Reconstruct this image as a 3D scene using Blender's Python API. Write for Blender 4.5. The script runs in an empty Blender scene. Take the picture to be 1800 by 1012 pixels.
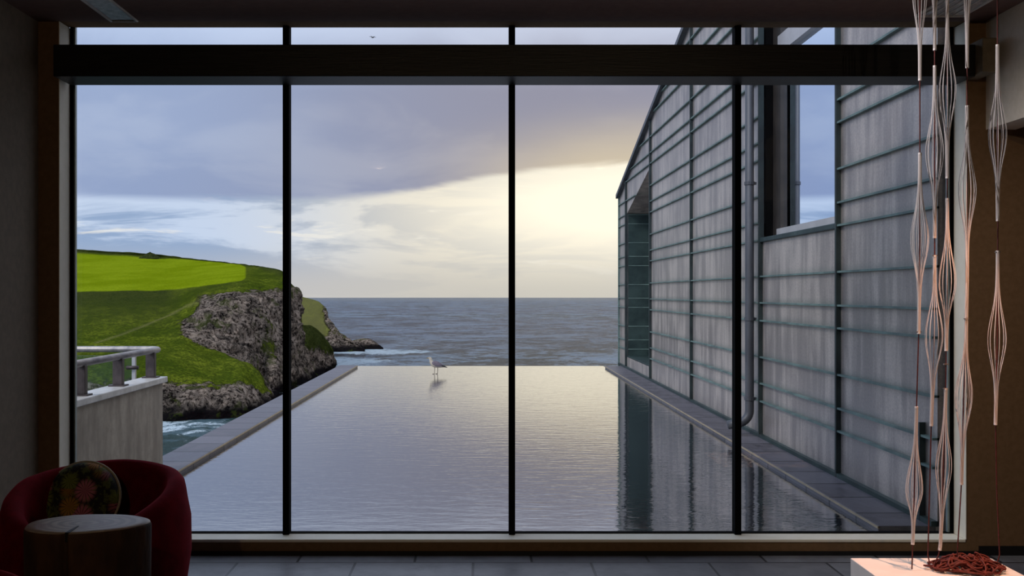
import bpy, math, random
from mathutils import Vector, noise as mnoise
from math import pi, sin, cos, tan, atan2, sqrt, exp
random.seed(7)
C = bpy.context.scene.collection
F = 1750.0          # focal length in pixels of the 1800 px wide frame
CX, CY = 845.0, 515.0
EYE = 1.42

def P(px, py, d):   # point seen at a pixel, d metres in front (eye height = 0 here)
    return Vector(((px-CX)*d/F, d, (CY-py)*d/F))
def lin(c):
    return c/12.92 if c <= .04045 else ((c+.055)/1.055)**2.4
def rgb(r, g, b):
    return (lin(r/255), lin(g/255), lin(b/255), 1)

# ------------------------------------------------------------------ node helpers
class G:
    def __init__(s, tree): s.t = tree; s.t.nodes.clear()
    def n(s, typ, **kw):
        nd = s.t.nodes.new(typ)
        for k, v in kw.items():
            if k.startswith('i_'): s.put(nd.inputs[int(k[2:])], v)
            else: setattr(nd, k, v)
        return nd
    def put(s, sock, v):
        if isinstance(v, bpy.types.NodeSocket): s.t.links.new(v, sock)
        else:
            if sock.type == 'RGBA' and not hasattr(v, '__len__'): v = (v, v, v, 1)
            sock.default_value = v
    def m(s, op, a, b=0.0, c=None, clamp=False):
        nd = s.t.nodes.new('ShaderNodeMath'); nd.operation = op; nd.use_clamp = clamp
        s.put(nd.inputs[0], a); s.put(nd.inputs[1], b)
        if c is not None: s.put(nd.inputs[2], c)
        return nd.outputs[0]
    def sm(s, v, lo, hi):     # smoothstep
        nd = s.t.nodes.new('ShaderNodeMapRange'); nd.interpolation_type = 'SMOOTHSTEP'
        s.put(nd.inputs[0], v); nd.inputs[1].default_value = lo; nd.inputs[2].default_value = hi
        return nd.outputs[0]
    def mix(s, f, a, b, mode='MIX'):
        nd = s.t.nodes.new('ShaderNodeMix'); nd.data_type = 'RGBA'; nd.blend_type = mode; nd.clamp_factor = True
        s.put(nd.inputs[0], f); s.put(nd.inputs[6], a); s.put(nd.inputs[7], b)
        return nd.outputs[2]
    def xyz(s, x, y, z):
        nd = s.t.nodes.new('ShaderNodeCombineXYZ')
        for i, v in enumerate((x, y, z)): s.put(nd.inputs[i], v)
        return nd.outputs[0]
    def sep(s, v):
        nd = s.t.nodes.new('ShaderNodeSeparateXYZ'); s.put(nd.inputs[0], v); return nd.outputs
    def noise(s, v, scale, detail=4, rough=.5, dist=0.0):
        nd = s.t.nodes.new('ShaderNodeTexNoise'); s.put(nd.inputs['Vector'], v)
        nd.inputs['Scale'].default_value = scale; nd.inputs['Detail'].default_value = detail
        nd.inputs['Roughness'].default_value = rough; nd.inputs['Distortion'].default_value = dist
        return nd.outputs[0]
    def scale(s, v, sc):
        nd = s.t.nodes.new('ShaderNodeVectorMath'); nd.operation = 'MULTIPLY'
        s.put(nd.inputs[0], v); nd.inputs[1].default_value = sc
        return nd.outputs[0]
    def pos(s): return s.t.nodes.new('ShaderNodeNewGeometry').outputs['Position']
    def nrm(s): return s.t.nodes.new('ShaderNodeNewGeometry').outputs['Normal']
    def obj(s): return s.t.nodes.new('ShaderNodeTexCoord').outputs['Object']
    def attr(s, name):
        nd = s.t.nodes.new('ShaderNodeAttribute'); nd.attribute_name = name; return nd.outputs['Fac']
    def bump(s, h, strength=.3, dist=.01, normal=None):
        nd = s.t.nodes.new('ShaderNodeBump'); s.put(nd.inputs['Height'], h)
        nd.inputs['Strength'].default_value = strength; nd.inputs['Distance'].default_value = dist
        if normal is not None: s.put(nd.inputs['Normal'], normal)
        return nd.outputs[0]
    def bsdf(s, **kw):
        nd = s.t.nodes.new('ShaderNodeBsdfPrincipled')
        for k, v in kw.items(): s.put(nd.inputs[k.replace('_', ' ')], v)
        return nd.outputs[0]
    def out(s, sh):
        o = s.t.nodes.new('ShaderNodeOutputMaterial'); s.t.links.new(sh, o.inputs[0])

def newmat(name):
    m = bpy.data.materials.new(name); m.use_nodes = True
    return m, G(m.node_tree)
def noisy(name, c1, c2, scale=8, rough=.6, metal=0.0, bump=.2, bdist=.004, stretch=(1, 1, 1), spec=.5, detail=5, **kw):
    m, g = newmat(name)
    v = g.scale(g.obj(), stretch)
    nz = g.noise(v, scale, detail, .6)
    col = g.mix(g.sm(nz, .3, .7), c1, c2)
    g.out(g.bsdf(Base_Color=col, Roughness=rough, Metallic=metal, Specular_IOR_Level=spec,
                 Normal=g.bump(g.noise(v, scale*4, 4, .6), bump, bdist), **kw))
    return m

# ------------------------------------------------------------------ materials
M = {}
M['wall'] = noisy('wall_plaster', rgb(116, 90, 62), rgb(126, 98, 70), 30, .85, bump=.15, bdist=.002, spec=.2)
M['wall_side'] = noisy('side_wall_plaster', rgb(128, 118, 104), rgb(138, 127, 112), 24, .85, bump=.15, bdist=.002, spec=.2)
M['ceiling'] = noisy('ceiling_paint', rgb(126, 102, 94), rgb(132, 108, 100), 20, .9, bump=.1, bdist=.002, spec=.15)
M['cream'] = noisy('cream_reveal', rgb(234, 228, 208), rgb(240, 234, 216), 12, .55, bump=.08, bdist=.001, spec=.3)
M['beam'] = noisy('black_timber', rgb(16, 15, 14), rgb(28, 26, 24), 6, .42, bump=.4, bdist=.003, stretch=(.3, 6, 6), spec=.25)
M['mullion'] = noisy('black_frame', rgb(7, 7, 8), rgb(10, 10, 11), 10, .8, bump=.05, bdist=.001, spec=.05)
M['seal'] = noisy('grey_gasket', rgb(120, 135, 135), rgb(140, 152, 152), 10, .4, metal=.3, bump=.05, bdist=.001)
M['block'] = noisy('block_paint', rgb(104, 92, 72), rgb(118, 104, 82), 20, .8, bump=.2, bdist=.002)
M['black'] = noisy('black_rubber', rgb(6, 6, 7), rgb(10, 10, 11), 10, .6, bump=.05, bdist=.001)
M['concrete'] = None
M['steel'] = noisy('weathered_steel', rgb(120, 116, 118), rgb(168, 160, 154), 14, .42, metal=.45, bump=.25, bdist=.002, stretch=(1, .4, 1))
M['post'] = noisy('brown_post', rgb(60, 52, 52), rgb(84, 74, 72), 14, .5, metal=.5, bump=.2, bdist=.002)
M['pipe'] = noisy('dark_pipe', rgb(62, 64, 70), rgb(80, 82, 88), 6, .5, metal=.3, bump=.2, bdist=.002, stretch=(1, 1, .3))
M['plinth'] = noisy('white_plinth_paint', rgb(232, 226, 220), rgb(240, 234, 228), 8, .5, bump=.05, bdist=.001)
M['cord'] = noisy('maroon_cord', rgb(70, 24, 24), rgb(98, 36, 32), 120, .7, bump=.5, bdist=.001)
M['pile'] = noisy('red_cord', rgb(78, 20, 14), rgb(112, 36, 22), 60, .7, bump=.5, bdist=.001)
M['fixture'] = noisy('light_trim', rgb(215, 210, 202), rgb(225, 220, 214), 20, .5, bump=.05, bdist=.001)
M['diffuser'] = noisy('dusty_diffuser', rgb(190, 188, 188), rgb(235, 232, 232), 26, .18, bump=.15, bdist=.001, spec=1.0)
M['brownframe'] = noisy('brown_window_frame', rgb(40, 36, 34), rgb(58, 52, 48), 5, .5, bump=.1, bdist=.002, metal=.2)
M['alu'] = noisy('pale_aluminium', rgb(176, 172, 172), rgb(190, 186, 186), 5, .4, bump=.05, bdist=.001, metal=.4)
M['gullwhite'] = noisy('white_feathers', rgb(150, 140, 126), rgb(178, 168, 152), 60, .8, bump=.3, bdist=.003)
M['gullgrey'] = noisy('grey_feathers', rgb(84, 76, 84), rgb(108, 98, 106), 60, .8, bump=.4, bdist=.003)
M['gulldark'] = noisy('black_wing_tip', rgb(22, 20, 22), rgb(40, 36, 36), 60, .8, bump=.3, bdist=.003)
M['gullleg'] = noisy('dull_leg', rgb(60, 46, 44), rgb(80, 62, 56), 60, .6, bump=.2, bdist=.001)
M['beak'] = noisy('yellow_beak', rgb(150, 120, 60), rgb(175, 140, 70), 60, .5, bump=.1, bdist=.001)

def mk_filament():
    m, g = newmat('clear_filament')
    d = g.bsdf(Base_Color=rgb(248, 242, 242), Roughness=.3, Specular_IOR_Level=.8, Transmission_Weight=.1)
    g.out(d); return m
M['filament'] = mk_filament()

def mk_glass(name, refl=1.0, tint=(.93, .95, .95, 1)):
    m, g = newmat(name)
    tr = g.n('ShaderNodeBsdfTransparent', i_0=tint).outputs[0]
    gl = g.n('ShaderNodeBsdfGlossy'); gl.inputs['Roughness'].default_value = .0; gl.inputs[0].default_value = (1, 1, 1, 1)
    fr = g.n('ShaderNodeFresnel'); fr.inputs[0].default_value = 1.45
    mx = g.n('ShaderNodeMixShader'); g.put(mx.inputs[0], g.m('MULTIPLY', fr.outputs[0], refl))
    g.t.links.new(tr, mx.inputs[1]); g.t.links.new(gl.outputs[0], mx.inputs[2])
    g.out(mx.outputs[0]); return m
M['glass'] = mk_glass('window_glass', .7)
M['balglass'] = mk_glass('balustrade_glass', 1.0, (.8, .88, .85, 1))

def mk_mirror():
    m, g = newmat('reflective_pane')
    g.out(g.bsdf(Base_Color=(.80, .86, .95, 1), Metallic=1.0, Roughness=.02)); return m
M['mirror'] = mk_mirror()

def mk_velvet():
    m, g = newmat('crimson_velvet')
    v = g.obj(); nz = g.noise(v, 14, 4, .6)
    col = g.mix(g.sm(nz, .3, .7), rgb(88, 5, 16), rgb(112, 9, 24))
    g.out(g.bsdf(Base_Color=col, Roughness=.9, Specular_IOR_Level=.1, Sheen_Weight=.5, Sheen_Tint=rgb(200, 50, 70),
                 Normal=g.bump(g.noise(v, 160, 3), .4, .002)))
    return m
M['velvet'] = mk_velvet()

def mk_cushion():
    m, g = newmat('floral_fabric')
    v = g.obj(); vx = g.sep(v)
    vo = g.n('ShaderNodeTexVoronoi'); vo.inputs['Scale'].default_value = 11; vo.inputs['Randomness'].default_value = 1
    g.put(vo.inputs['Vector'], g.scale(v, (1, .4, 1)))
    d = vo.outputs['Distance']; cc = g.sep(vo.outputs['Color'])
    loc = g.n('ShaderNodeVectorMath', operation='SUBTRACT')
    g.put(loc.inputs[0], g.scale(v, (11, 4.4, 11))); g.put(loc.inputs[1], g.scale(vo.outputs['Position'], (11, 11, 11)))
    rel = g.sep(loc.outputs[0])
    ang = g.m('ARCTAN2', rel[2], rel[0])
    petals = g.m('ABSOLUTE', g.m('SINE', g.m('MULTIPLY', ang, 7.0)))
    flower = g.m('MULTIPLY', g.sm(d, .66, .4), g.sm(petals, .15, .5))
    c = g.mix(cc[0], rgb(150, 70, 40), rgb(190, 150, 50))
    c = g.mix(g.sm(cc[1], .5, .55), c, rgb(190, 110, 130))
    c = g.mix(g.sm(cc[2], .55, .6), c, rgb(120, 130, 50))
    leaves = g.noise(v, 30, 4, .7)
    base = g.mix(g.sm(leaves, .5, .56), rgb(20, 16, 14), rgb(84, 92, 40))
    col = g.mix(flower, base, c)
    g.out(g.bsdf(Base_Color=col, Roughness=.8, Normal=g.bump(g.noise(v, 200, 2), .3, .001)))
    return m
M['floral'] = mk_cushion()
M['piping'] = noisy('pale_piping', rgb(170, 160, 140), rgb(190, 180, 160), 60, .8, bump=.3, bdist=.001)

def mk_stumptop():
    m, g = newmat('sawn_wood_top')
    v = g.obj(); s = g.sep(v)
    r = g.m('SQRT', g.m('ADD', g.m('POWER', s[0], 2.0), g.m('POWER', g.m('MULTIPLY', s[1], 1.35), 2.0)))
    nz = g.noise(v, 9, 4, .6)
    rings = g.m('SINE', g.m('MULTIPLY', g.m('ADD', r, g.m('MULTIPLY', nz, .03)), 170.0))
    col = g.mix(g.sm(rings, -1, 1), rgb(150, 136, 122), rgb(190, 176, 160))
    col = g.mix(g.sm(g.noise(v, 5, 4, .7), .45, .65), col, rgb(150, 120, 110))
    g.out(g.bsdf(Base_Color=col, Roughness=.45, Normal=g.bump(rings, .1, .001)))
    return m
M['stumptop'] = mk_stumptop()
M['bark'] = noisy('peeled_trunk', rgb(50, 28, 16), rgb(100, 66, 38), 7, .7, bump=.6, bdist=.01, stretch=(1, 1, .35))

def mk_floor():
    m, g = newmat('slate_tiles')
    v = g.pos(); s = g.sep(v)
    br = g.n('ShaderNodeTexBrick'); br.offset = .5; br.squash = 1
    g.put(br.inputs['Vector'], g.xyz(g.m('ADD', s[0], .35), g.m('ADD', s[1], .02), 0.0))
    for k, val in (('Scale', 1.0), ('Mortar Size', .007), ('Mortar Smooth', .1), ('Bias', 0.0), ('Brick Width', .62), ('Row Height', .31)):
        br.inputs[k].default_value = val
    br.inputs['Color1'].default_value = rgb(128, 130, 134); br.inputs['Color2'].default_value = rgb(100, 100, 104); br.inputs['Mortar'].default_value = rgb(22, 22, 24)
    nz = g.noise(v, 5, 6, .65)
    col = g.mix(g.sm(nz, .35, .7), br.outputs[0], rgb(62, 60, 62), 'MIX')
    col = g.mix(.5, br.outputs[0], col)
    h = g.m('ADD', g.m('MULTIPLY', br.outputs[1], -1.0), g.m('MULTIPLY', g.noise(v, 14, 6, .7), .6))
    g.out(g.bsdf(Base_Color=col, Roughness=g.m('ADD', .26, g.m('MULTIPLY', nz, .25)), Normal=g.bump(h, .25, .004)))
    return m
M['floor'] = mk_floor()

def mk_concrete():
    m, g = newmat('stained_concrete')
    v = g.pos()
    a = g.noise(g.scale(v, (3, 3, .9)), 2.4, 5, .62)
    b = g.noise(v, 18, 6, .7)
    col = g.mix(g.sm(a, .3, .7), rgb(140, 128, 112), rgb(178, 165, 145))
    col = g.mix(g.m('MULTIPLY', g.sm(b, .35, .75), .4), col, rgb(120, 112, 100))
    g.out(g.bsdf(Base_Color=col, Roughness=.85, Normal=g.bump(b, .25, .006)))
    return m
M['concrete'] = mk_concrete()
M['cap'] = noisy('pale_cap_stone', rgb(172, 168, 162), rgb(204, 200, 194), 9, .35, bump=.2, bdist=.002)

def mk_coping():
    m, g = newmat('slate_coping')
    v = g.pos(); s = g.sep(v)
    t = g.m('FRACT', g.m('DIVIDE', g.m('ADD', s[1], g.m('MULTIPLY', g.m('FLOOR', g.m('DIVIDE', s[1], .6)), .0)), .46))
    joint = g.sm(g.m('ABSOLUTE', g.m('SUBTRACT', t, .5)), .470, .480)
    slab = g.m('FLOOR', g.m('DIVIDE', s[1], .46))
    wn = g.n('ShaderNodeTexWhiteNoise', noise_dimensions='1D'); g.put(wn.inputs['W'], slab)
    nz = g.noise(g.scale(v, (2, 1, 1)), 6, 6, .7)
    col = g.mix(g.sm(nz, .3, .7), rgb(54, 51, 56), rgb(84, 80, 86))
    col = g.mix(g.m('MULTIPLY', wn.outputs[0], .45), col, rgb(100, 97, 104))
    col = g.mix(joint, col, rgb(20, 20, 22))
    g.out(g.bsdf(Base_Color=col, Roughness=g.m('ADD', .28, g.m('MULTIPLY', nz, .4)), Normal=g.bump(g.m('SUBTRACT', nz, joint), .35, .008)))
    return m
M['coping'] = mk_coping()
M['lip'] = noisy('brass_lip', rgb(140, 124, 98), rgb(170, 150, 116), 10, .4, bump=.2, bdist=.002, metal=.3)

def mk_pool():
    m, g = newmat('pool_water')
    v = g.pos()
    a = g.noise(g.scale(v, (2.2, 7, 1)), 1.7, 3, .55, .3)
    b = g.noise(g.scale(v, (5, 16, 1)), 2.2, 3, .5, .2)
    h = g.m('ADD', a, g.m('MULTIPLY', b, .35))
    nn = g.bump(h, .16, .012)
    w0 = g.bsdf(Base_Color=rgb(30, 34, 42), Roughness=.03, IOR=2.1, Specular_IOR_Level=1.0, Normal=nn)
    gl = g.n('ShaderNodeBsdfGlossy'); gl.inputs['Roughness'].default_value = .03; g.put(gl.inputs['Normal'], nn); gl.inputs[0].default_value = (1, .97, .93, 1)
    mx = g.n('ShaderNodeMixShader'); mx.inputs[0].default_value = .24
    g.t.links.new(w0, mx.inputs[1]); g.t.links.new(gl.outputs[0], mx.inputs[2])
    g.out(mx.outputs[0])
    return m
M['pool'] = mk_pool()

def mk_sea():
    m, g = newmat('sea_water')
    v = g.pos(); s = g.sep(v)
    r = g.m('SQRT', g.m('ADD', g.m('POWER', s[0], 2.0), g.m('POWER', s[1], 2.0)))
    wv = g.noise(g.scale(v, (.03, .022, 1)), 1.0, 9, .82, .4)
    w2 = g.noise(g.scale(v, (.20, .16, 1)), 1.0, 5, .75, .3)
    big = g.noise(g.scale(v, (.0012, .004, 1)), 1.0, 4, .5)
    h = g.m('ADD', g.m('MULTIPLY', wv, 5.0), w2)
    wave = g.m('ADD', g.m('MULTIPLY', wv, .65), g.m('MULTIPLY', w2, .35))
    col = g.mix(g.sm(wave, .47, .53), rgb(2, 12, 20), rgb(96, 116, 134))
    col = g.mix(g.m('MULTIPLY', g.sm(big, .35, .65), .3), col, rgb(66, 68, 92))
    col = g.mix(g.m('MULTIPLY', g.sm(r, 2400, 4800), .6), col, rgb(104, 106, 100))  # horizon haze painted into the sea colour by distance
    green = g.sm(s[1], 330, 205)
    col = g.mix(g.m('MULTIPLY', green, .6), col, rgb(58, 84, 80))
    # foam round the far rocks and along the cove
    def blob(x, y, sx, sy):
        dx = g.m('DIVIDE', g.m('SUBTRACT', s[0], x), sx); dy = g.m('DIVIDE', g.m('SUBTRACT', s[1], y), sy)
        return g.sm(g.m('ADD', g.m('MULTIPLY', dx, dx), g.m('MULTIPLY', dy, dy)), 1.0, .1)
    f = g.m('MAXIMUM', blob(-44, 425, 32, 26), blob(-58, 362, 30, 40))
    f = g.m('MAXIMUM', f, g.m('MULTIPLY', blob(-60, 185, 26, 14), .75))
    fn = g.noise(g.scale(v, (.12, .07, 1)), 1.0, 9, .86, 1.0)
    foam = g.m('MULTIPLY', g.sm(g.m('ADD', fn, g.m('MULTIPLY', f, .17)), .57, .67), .9)
    col = g.mix(foam, col, rgb(196, 212, 220))
    g.out(g.bsdf(Base_Color=col, Roughness=g.m('ADD', .3, g.m('MULTIPLY', foam, .4)), IOR=1.33,
                 Specular_IOR_Level=.12, Normal=g.bump(h, 1.0, 1.6)))
    return m
M['sea'] = mk_sea()

def mk_land():
    m, g = newmat('grass_and_rock')
    v = g.pos()
    rock = g.attr('rock'); lime = g.attr('lime'); path = g.attr('path'); dark = g.attr('scrub')
    n1 = g.noise(v, .35, 8, .7); n2 = g.noise(v, .06, 5, .6); n3 = g.noise(v, 1.6, 6, .7)
    grass = g.mix(g.sm(n2, .35, .65), rgb(72, 86, 20), rgb(108, 118, 34))
    grass = g.mix(g.m('MULTIPLY', g.sm(n3, .44, .56), .75), grass, rgb(44, 54, 16))
    field = g.mix(g.sm(n2, .35, .65), rgb(112, 128, 14), rgb(128, 144, 24))
    field = g.mix(g.m('MULTIPLY', g.sm(n3, .42, .58), .45), field, rgb(86, 108, 4))
    scrub = g.mix(g.sm(n3, .4, .6), rgb(30, 38, 20), rgb(62, 68, 34))
    grass = g.mix(g.m('MULTIPLY', g.sm(n1, .45, .56), .65), grass, rgb(52, 66, 18))
    grass = g.mix(dark, grass, scrub)
    grass = g.mix(g.m('MULTIPLY', path, .28), grass, rgb(150, 140, 96))
    grass = g.mix(g.sm(lime, .4, .6), grass, field)
    r1 = g.noise(g.scale(v, (1, 1, 1.6)), .16, 11, .74, 1.4)
    r2 = g.noise(g.scale(v, (1, 1, .8)), 1.1, 8, .78, .6)
    rk = g.mix(g.sm(r1, .44, .57), rgb(26, 23, 22), rgb(128, 112, 100))
    rk = g.mix(g.sm(r2, .42, .58), rk, g.mix(g.sm(r1, .3, .7), rgb(72, 66, 62), rgb(206, 188, 170)))
    rk = g.mix(g.sm(r2, .49, .38), rk, rgb(26, 22, 22))  # crevice shade and facet highlights painted into the rock colour
    sz = g.sep(v)[2]
    wet = g.sm(g.m('ADD', sz, g.m('MULTIPLY', n1, 3.0)), EYE-20.2, EYE-22.2)
    rk = g.mix(wet, rk, rgb(30, 28, 30))
    moss = g.sm(g.noise(v, .14, 5, .7), .56, .64)
    rk = g.mix(g.m('MULTIPLY', moss, .7), rk, rgb(72, 82, 34))
    mask = g.sm(g.m('ADD', rock, g.m('MULTIPLY', g.m('SUBTRACT', n1, .5), .9)), .42, .56)
    col = g.mix(mask, grass, rk)
    hb = g.m('ADD', g.m('MULTIPLY', r1, g.m('MULTIPLY', mask, 5.0)), g.m('ADD', g.m('MULTIPLY', r2, g.m('MULTIPLY', mask, 2.2)), g.m('MULTIPLY', n3, .9)))
    g.out(g.bsdf(Base_Color=col, Roughness=1.0, Specular_IOR_Level=.0, Normal=g.bump(hb, .9, 1.0)))
    return m
M['land'] = mk_land()

def mk_zinc():
    m, g = newmat('weathered_zinc')
    v = g.pos(); s = g.sep(v)
    # vertical run-off streaks + blotches
    st = g.noise(g.xyz(g.m('MULTIPLY', s[0], 7.0), g.m('MULTIPLY', s[1], 7.0), g.m('MULTIPLY', s[2], .9)), 1.0, 4, .6)
    bl = g.noise(v, 1.3, 5, .6)
    fine = g.noise(v, 60, 3, .7)
    k = g.m('ADD', g.m('MULTIPLY', st, .6), g.m('MULTIPLY', bl, .4))
    col = g.mix(g.sm(k, .4, .62), rgb(156, 145, 140), rgb(204, 190, 180))
    col = g.mix(g.m('MULTIPLY', g.sm(fine, .3, .7), .3), col, rgb(92, 96, 100))
    # verdigris tint just above each seam
    zz = g.m('SUBTRACT', s[2], EYE-1.322)
    t = g.m('MODULO', g.m('ADD', zz, 7.37), .737)
    near = g.m('MAXIMUM', g.m('MAXIMUM', g.sm(t, .07, .0), g.m('MULTIPLY', g.sm(t, .40, .335), g.sm(t, .32, .335))), g.m('MULTIPLY', g.sm(t, .56, .50), g.sm(t, .49, .5)))
    col = g.mix(g.m('MULTIPLY', near, .35), col, rgb(92, 112, 106))
    g.out(g.bsdf(Base_Color=col, Roughness=g.m('ADD', .33, g.m('MULTIPLY', st, .2)), Metallic=.6,
                 Normal=g.bump(g.m('ADD', st, g.m('MULTIPLY', fine, .05)), .3, .015)))
    return m
M['zinc'] = mk_zinc()
M['seam'] = noisy('verdigris_seam', rgb(72, 90, 88), rgb(102, 124, 118), 5, .5, metal=.2, bump=.15, bdist=.002)
M['strip'] = noisy('dark_cover_strip', rgb(26, 34, 36), rgb(44, 56, 56), 5, .5, metal=.3, bump=.15, bdist=.002)
M['tealzinc'] = noisy('teal_zinc', rgb(38, 54, 54), rgb(58, 76, 74), 3, .5, metal=.6, bump=.15, bdist=.003)

# ------------------------------------------------------------------ mesh helper
class MB:
    def __init__(s): s.v = []; s.f = []
    def box(s, x0, x1, y0, y1, z0, z1):
        b = len(s.v)
        s.v += [(x, y, z) for z in (z0, z1) for y in (y0, y1) for x in (x0, x1)]
        s.f += [tuple(b+i for i in q) for q in ((0, 2, 3, 1), (4, 5, 7, 6), (0, 1, 5, 4), (2, 6, 7, 3), (0, 4, 6, 2), (1, 3, 7, 5))]
        return s
    def prism(s, poly, axis, a, b):   # poly in the two other axes, extruded along axis
        n = len(poly); k = len(s.v)
        for t in (a, b):
            for p, q in poly:
                s.v.append({'x': (t, p, q), 'y': (p, t, q), 'z': (p, q, t)}[axis])
        s.f.append(tuple(k+i for i in range(n-1, -1, -1))); s.f.append(tuple(k+n+i for i in range(n)))
        for i in range(n):
            j = (i+1) % n; s.f.append((k+i, k+j, k+n+j, k+n+i))
        return s
    def tube(s, pts, r, n=8, cap=True):
        pts = [Vector(p) for p in pts]; k = len(s.v); m = len(pts)
        rs = r if hasattr(r, '__len__') else [r]*m
        up = None
        for i, p in enumerate(pts):
            t = (pts[min(i+1, m-1)]-pts[max(i-1, 0)])
            t = t.normalized() if t.length > 1e-9 else Vector((0, 0, 1))
            if up is None: up = t.orthogonal().normalized()
            up = (up - t*up.dot(t)); up = up.normalized() if up.length > 1e-6 else t.orthogonal().normalized()
            w = t.cross(up)
            for j in range(n):
                a = 2*pi*j/n
                s.v.append(tuple(p + (up*cos(a)+w*sin(a))*rs[i]))
        for i in range(m-1):
            for j in range(n):
                a = k+i*n+j; b = k+i*n+(j+1) % n
                s.f.append((a, b, b+n, a+n))
        if cap:
            s.f.append(tuple(k+j for j in range(n-1, -1, -1))); s.f.append(tuple(k+(m-1)*n+j for j in range(n)))
        return s
    def rings(s, rings, cap=True):
        k = len(s.v); n = len(rings[0]); m = len(rings)
        for r in rings: s.v += [tuple(p) for p in r]
        for i in range(m-1):
            for j in range(n):
                a = k+i*n+j; b = k+i*n+(j+1) % n
                s.f.append((a, b, b+n, a+n))
        if cap:
            s.f.append(tuple(k+j for j in range(n-1, -1, -1))); s.f.append(tuple(k+(m-1)*n+j for j in range(n)))
        return s
    def grid(s, rows):
        k = len(s.v); n = len(rows[0])
        for r in rows: s.v += [tuple(p) for p in r]
        for i in range(len(rows)-1):
            for j in range(n-1):
                a = k+i*n+j; s.f.append((a, a+1, a+n+1, a+n))
        return s
    def build(s, name, mat, parent=None, smooth=False, bevel=0, origin=None, mod=None):
        me = bpy.data.meshes.new(name)
        if parent is not None:
            p = parent; o0 = Vector((0, 0, 0))
            while p is not None: o0 += p.location; p = p.parent
        else:
            xs = [v[0] for v in s.v]; ys = [v[1] for v in s.v]; zs = [v[2] for v in s.v]
            o0 = Vector(origin) if origin is not None else Vector(((min(xs)+max(xs))/2, (min(ys)+max(ys))/2, min(zs)))
        me.from_pydata([(v[0]-o0.x, v[1]-o0.y, v[2]-o0.z) for v in s.v], [], s.f)
        me.update()
        me.materials.append(mat)
        if smooth:
            me.polygons.foreach_set('use_smooth', [True]*len(me.polygons))
        o = bpy.data.objects.new(name, me); C.objects.link(o)
        if parent is None: o.location = o0
        else: o.parent = parent
        if bevel:
            b = o.modifiers.new('bevel', 'BEVEL'); b.width = bevel; b.segments = 2; b.limit_method = 'ANGLE'
        return o

def tag(o, label=None, cat=None, group=None, kind=None):
    for k, v in (('label', label), ('category', cat), ('group', group), ('kind', kind)):
        if v: o[k] = v
    return o
def thing(name, loc, label, cat, group=None, kind=None):
    o = bpy.data.objects.new(name, None); C.objects.link(o); o.location = loc; o.empty_display_size = .1
    return tag(o, label, cat, group, kind)
def copy_tree(o, parent=None):
    c = o.copy(); C.objects.link(c); c.parent = parent
    for ch in list(o.children): copy_tree(ch, c)
    return c

# ------------------------------------------------------------------ room shell (eye height = 0, floor = -EYE)
FZ = -EYE; CZ = 1.472; WY = 5.40; GY = 5.55
XL, XR = -2.283, 2.629
tag(MB().box(-2.6, 4.5, -1.5, WY+.12, FZ-.15, FZ).build('floor', M['floor']), 'dark slate tile floor inside the room', 'floor', kind='structure')
tag(MB().box(-2.6, 4.6, -1.5, WY, CZ, CZ+.2).build('ceiling', M['ceiling']), 'dark brown ceiling above the window', 'ceiling', kind='structure')
w = MB()
w.box(-2.6, XL-.005, WY, WY+.14, FZ, CZ+.2); w.box(XR+.005, 4.6, WY, WY+.14, FZ, CZ+.2)
w.box(XL-.005, XR+.005, WY, WY+.14, FZ, -1.351); w.box(XL-.005, XR+.005, WY, WY+.14, CZ+.005, CZ+.2)
tag(w.build('wall_front', M['wall']), 'brown wall round the big window', 'wall', kind='structure')
tag(MB().box(-2.6, -2.40, -1.5, WY, FZ, CZ).build('wall_left', M['wall_side']), 'plain wall left of the window', 'wall', kind='structure')
w = MB(); w.box(2.74, 2.90, -1.5, WY, .886, CZ)
M['header'] = noisy('lit_header_plaster', rgb(214, 204, 186), rgb(222, 212, 196), 24, .85, bump=.15, bdist=.002, spec=.2)  # side wall plaster with the light falling on it put into the colour
tag(w.build('wall_right', M['header']), 'header wall above the dark recess at right', 'wall', kind='structure')
tag(MB().box(4.5, 4.6, -1.5, WY, FZ, CZ).build('wall_recess', M['wall']), 'dark wall at the side of the recess', 'wall', kind='structure')
tag(MB().box(-2.6, 4.6, -1.6, -1.5, FZ-.1, CZ+.2).build('wall_back', M['wall']), 'wall behind the viewer', 'wall', kind='structure')
# cream reveal
tag(MB().box(XL, XR, WY-.004, GY+.01, -1.350, -1.335).build('trim_1', M['cream'], bevel=.002), 'cream sill under the window', 'sill', kind='structure')
tag(MB().box(XL-.004, XL, WY-.004, GY+.01, -1.335, CZ).build('trim_2', M['cream']), 'cream reveal left of the window', 'reveal', kind='structure')
tag(MB().box(XR, XR+.004, WY-.004, GY+.01, -1.335, CZ).build('trim_3', M['cream']), 'cream reveal right of the window', 'reveal', kind='structure')
tag(MB().box(2.70, 4.5, WY-.012, WY-.001, FZ, FZ+.05).build('baseboard_right', M['black']), 'dark baseboard at right', 'baseboard', kind='structure')
tag(MB().box(-2.40, 2.70, WY-.012, WY-.001, FZ, FZ+.022).build('baseboard_front', M['black']), 'dark baseboard under the window', 'baseboard', kind='structure')

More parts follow.
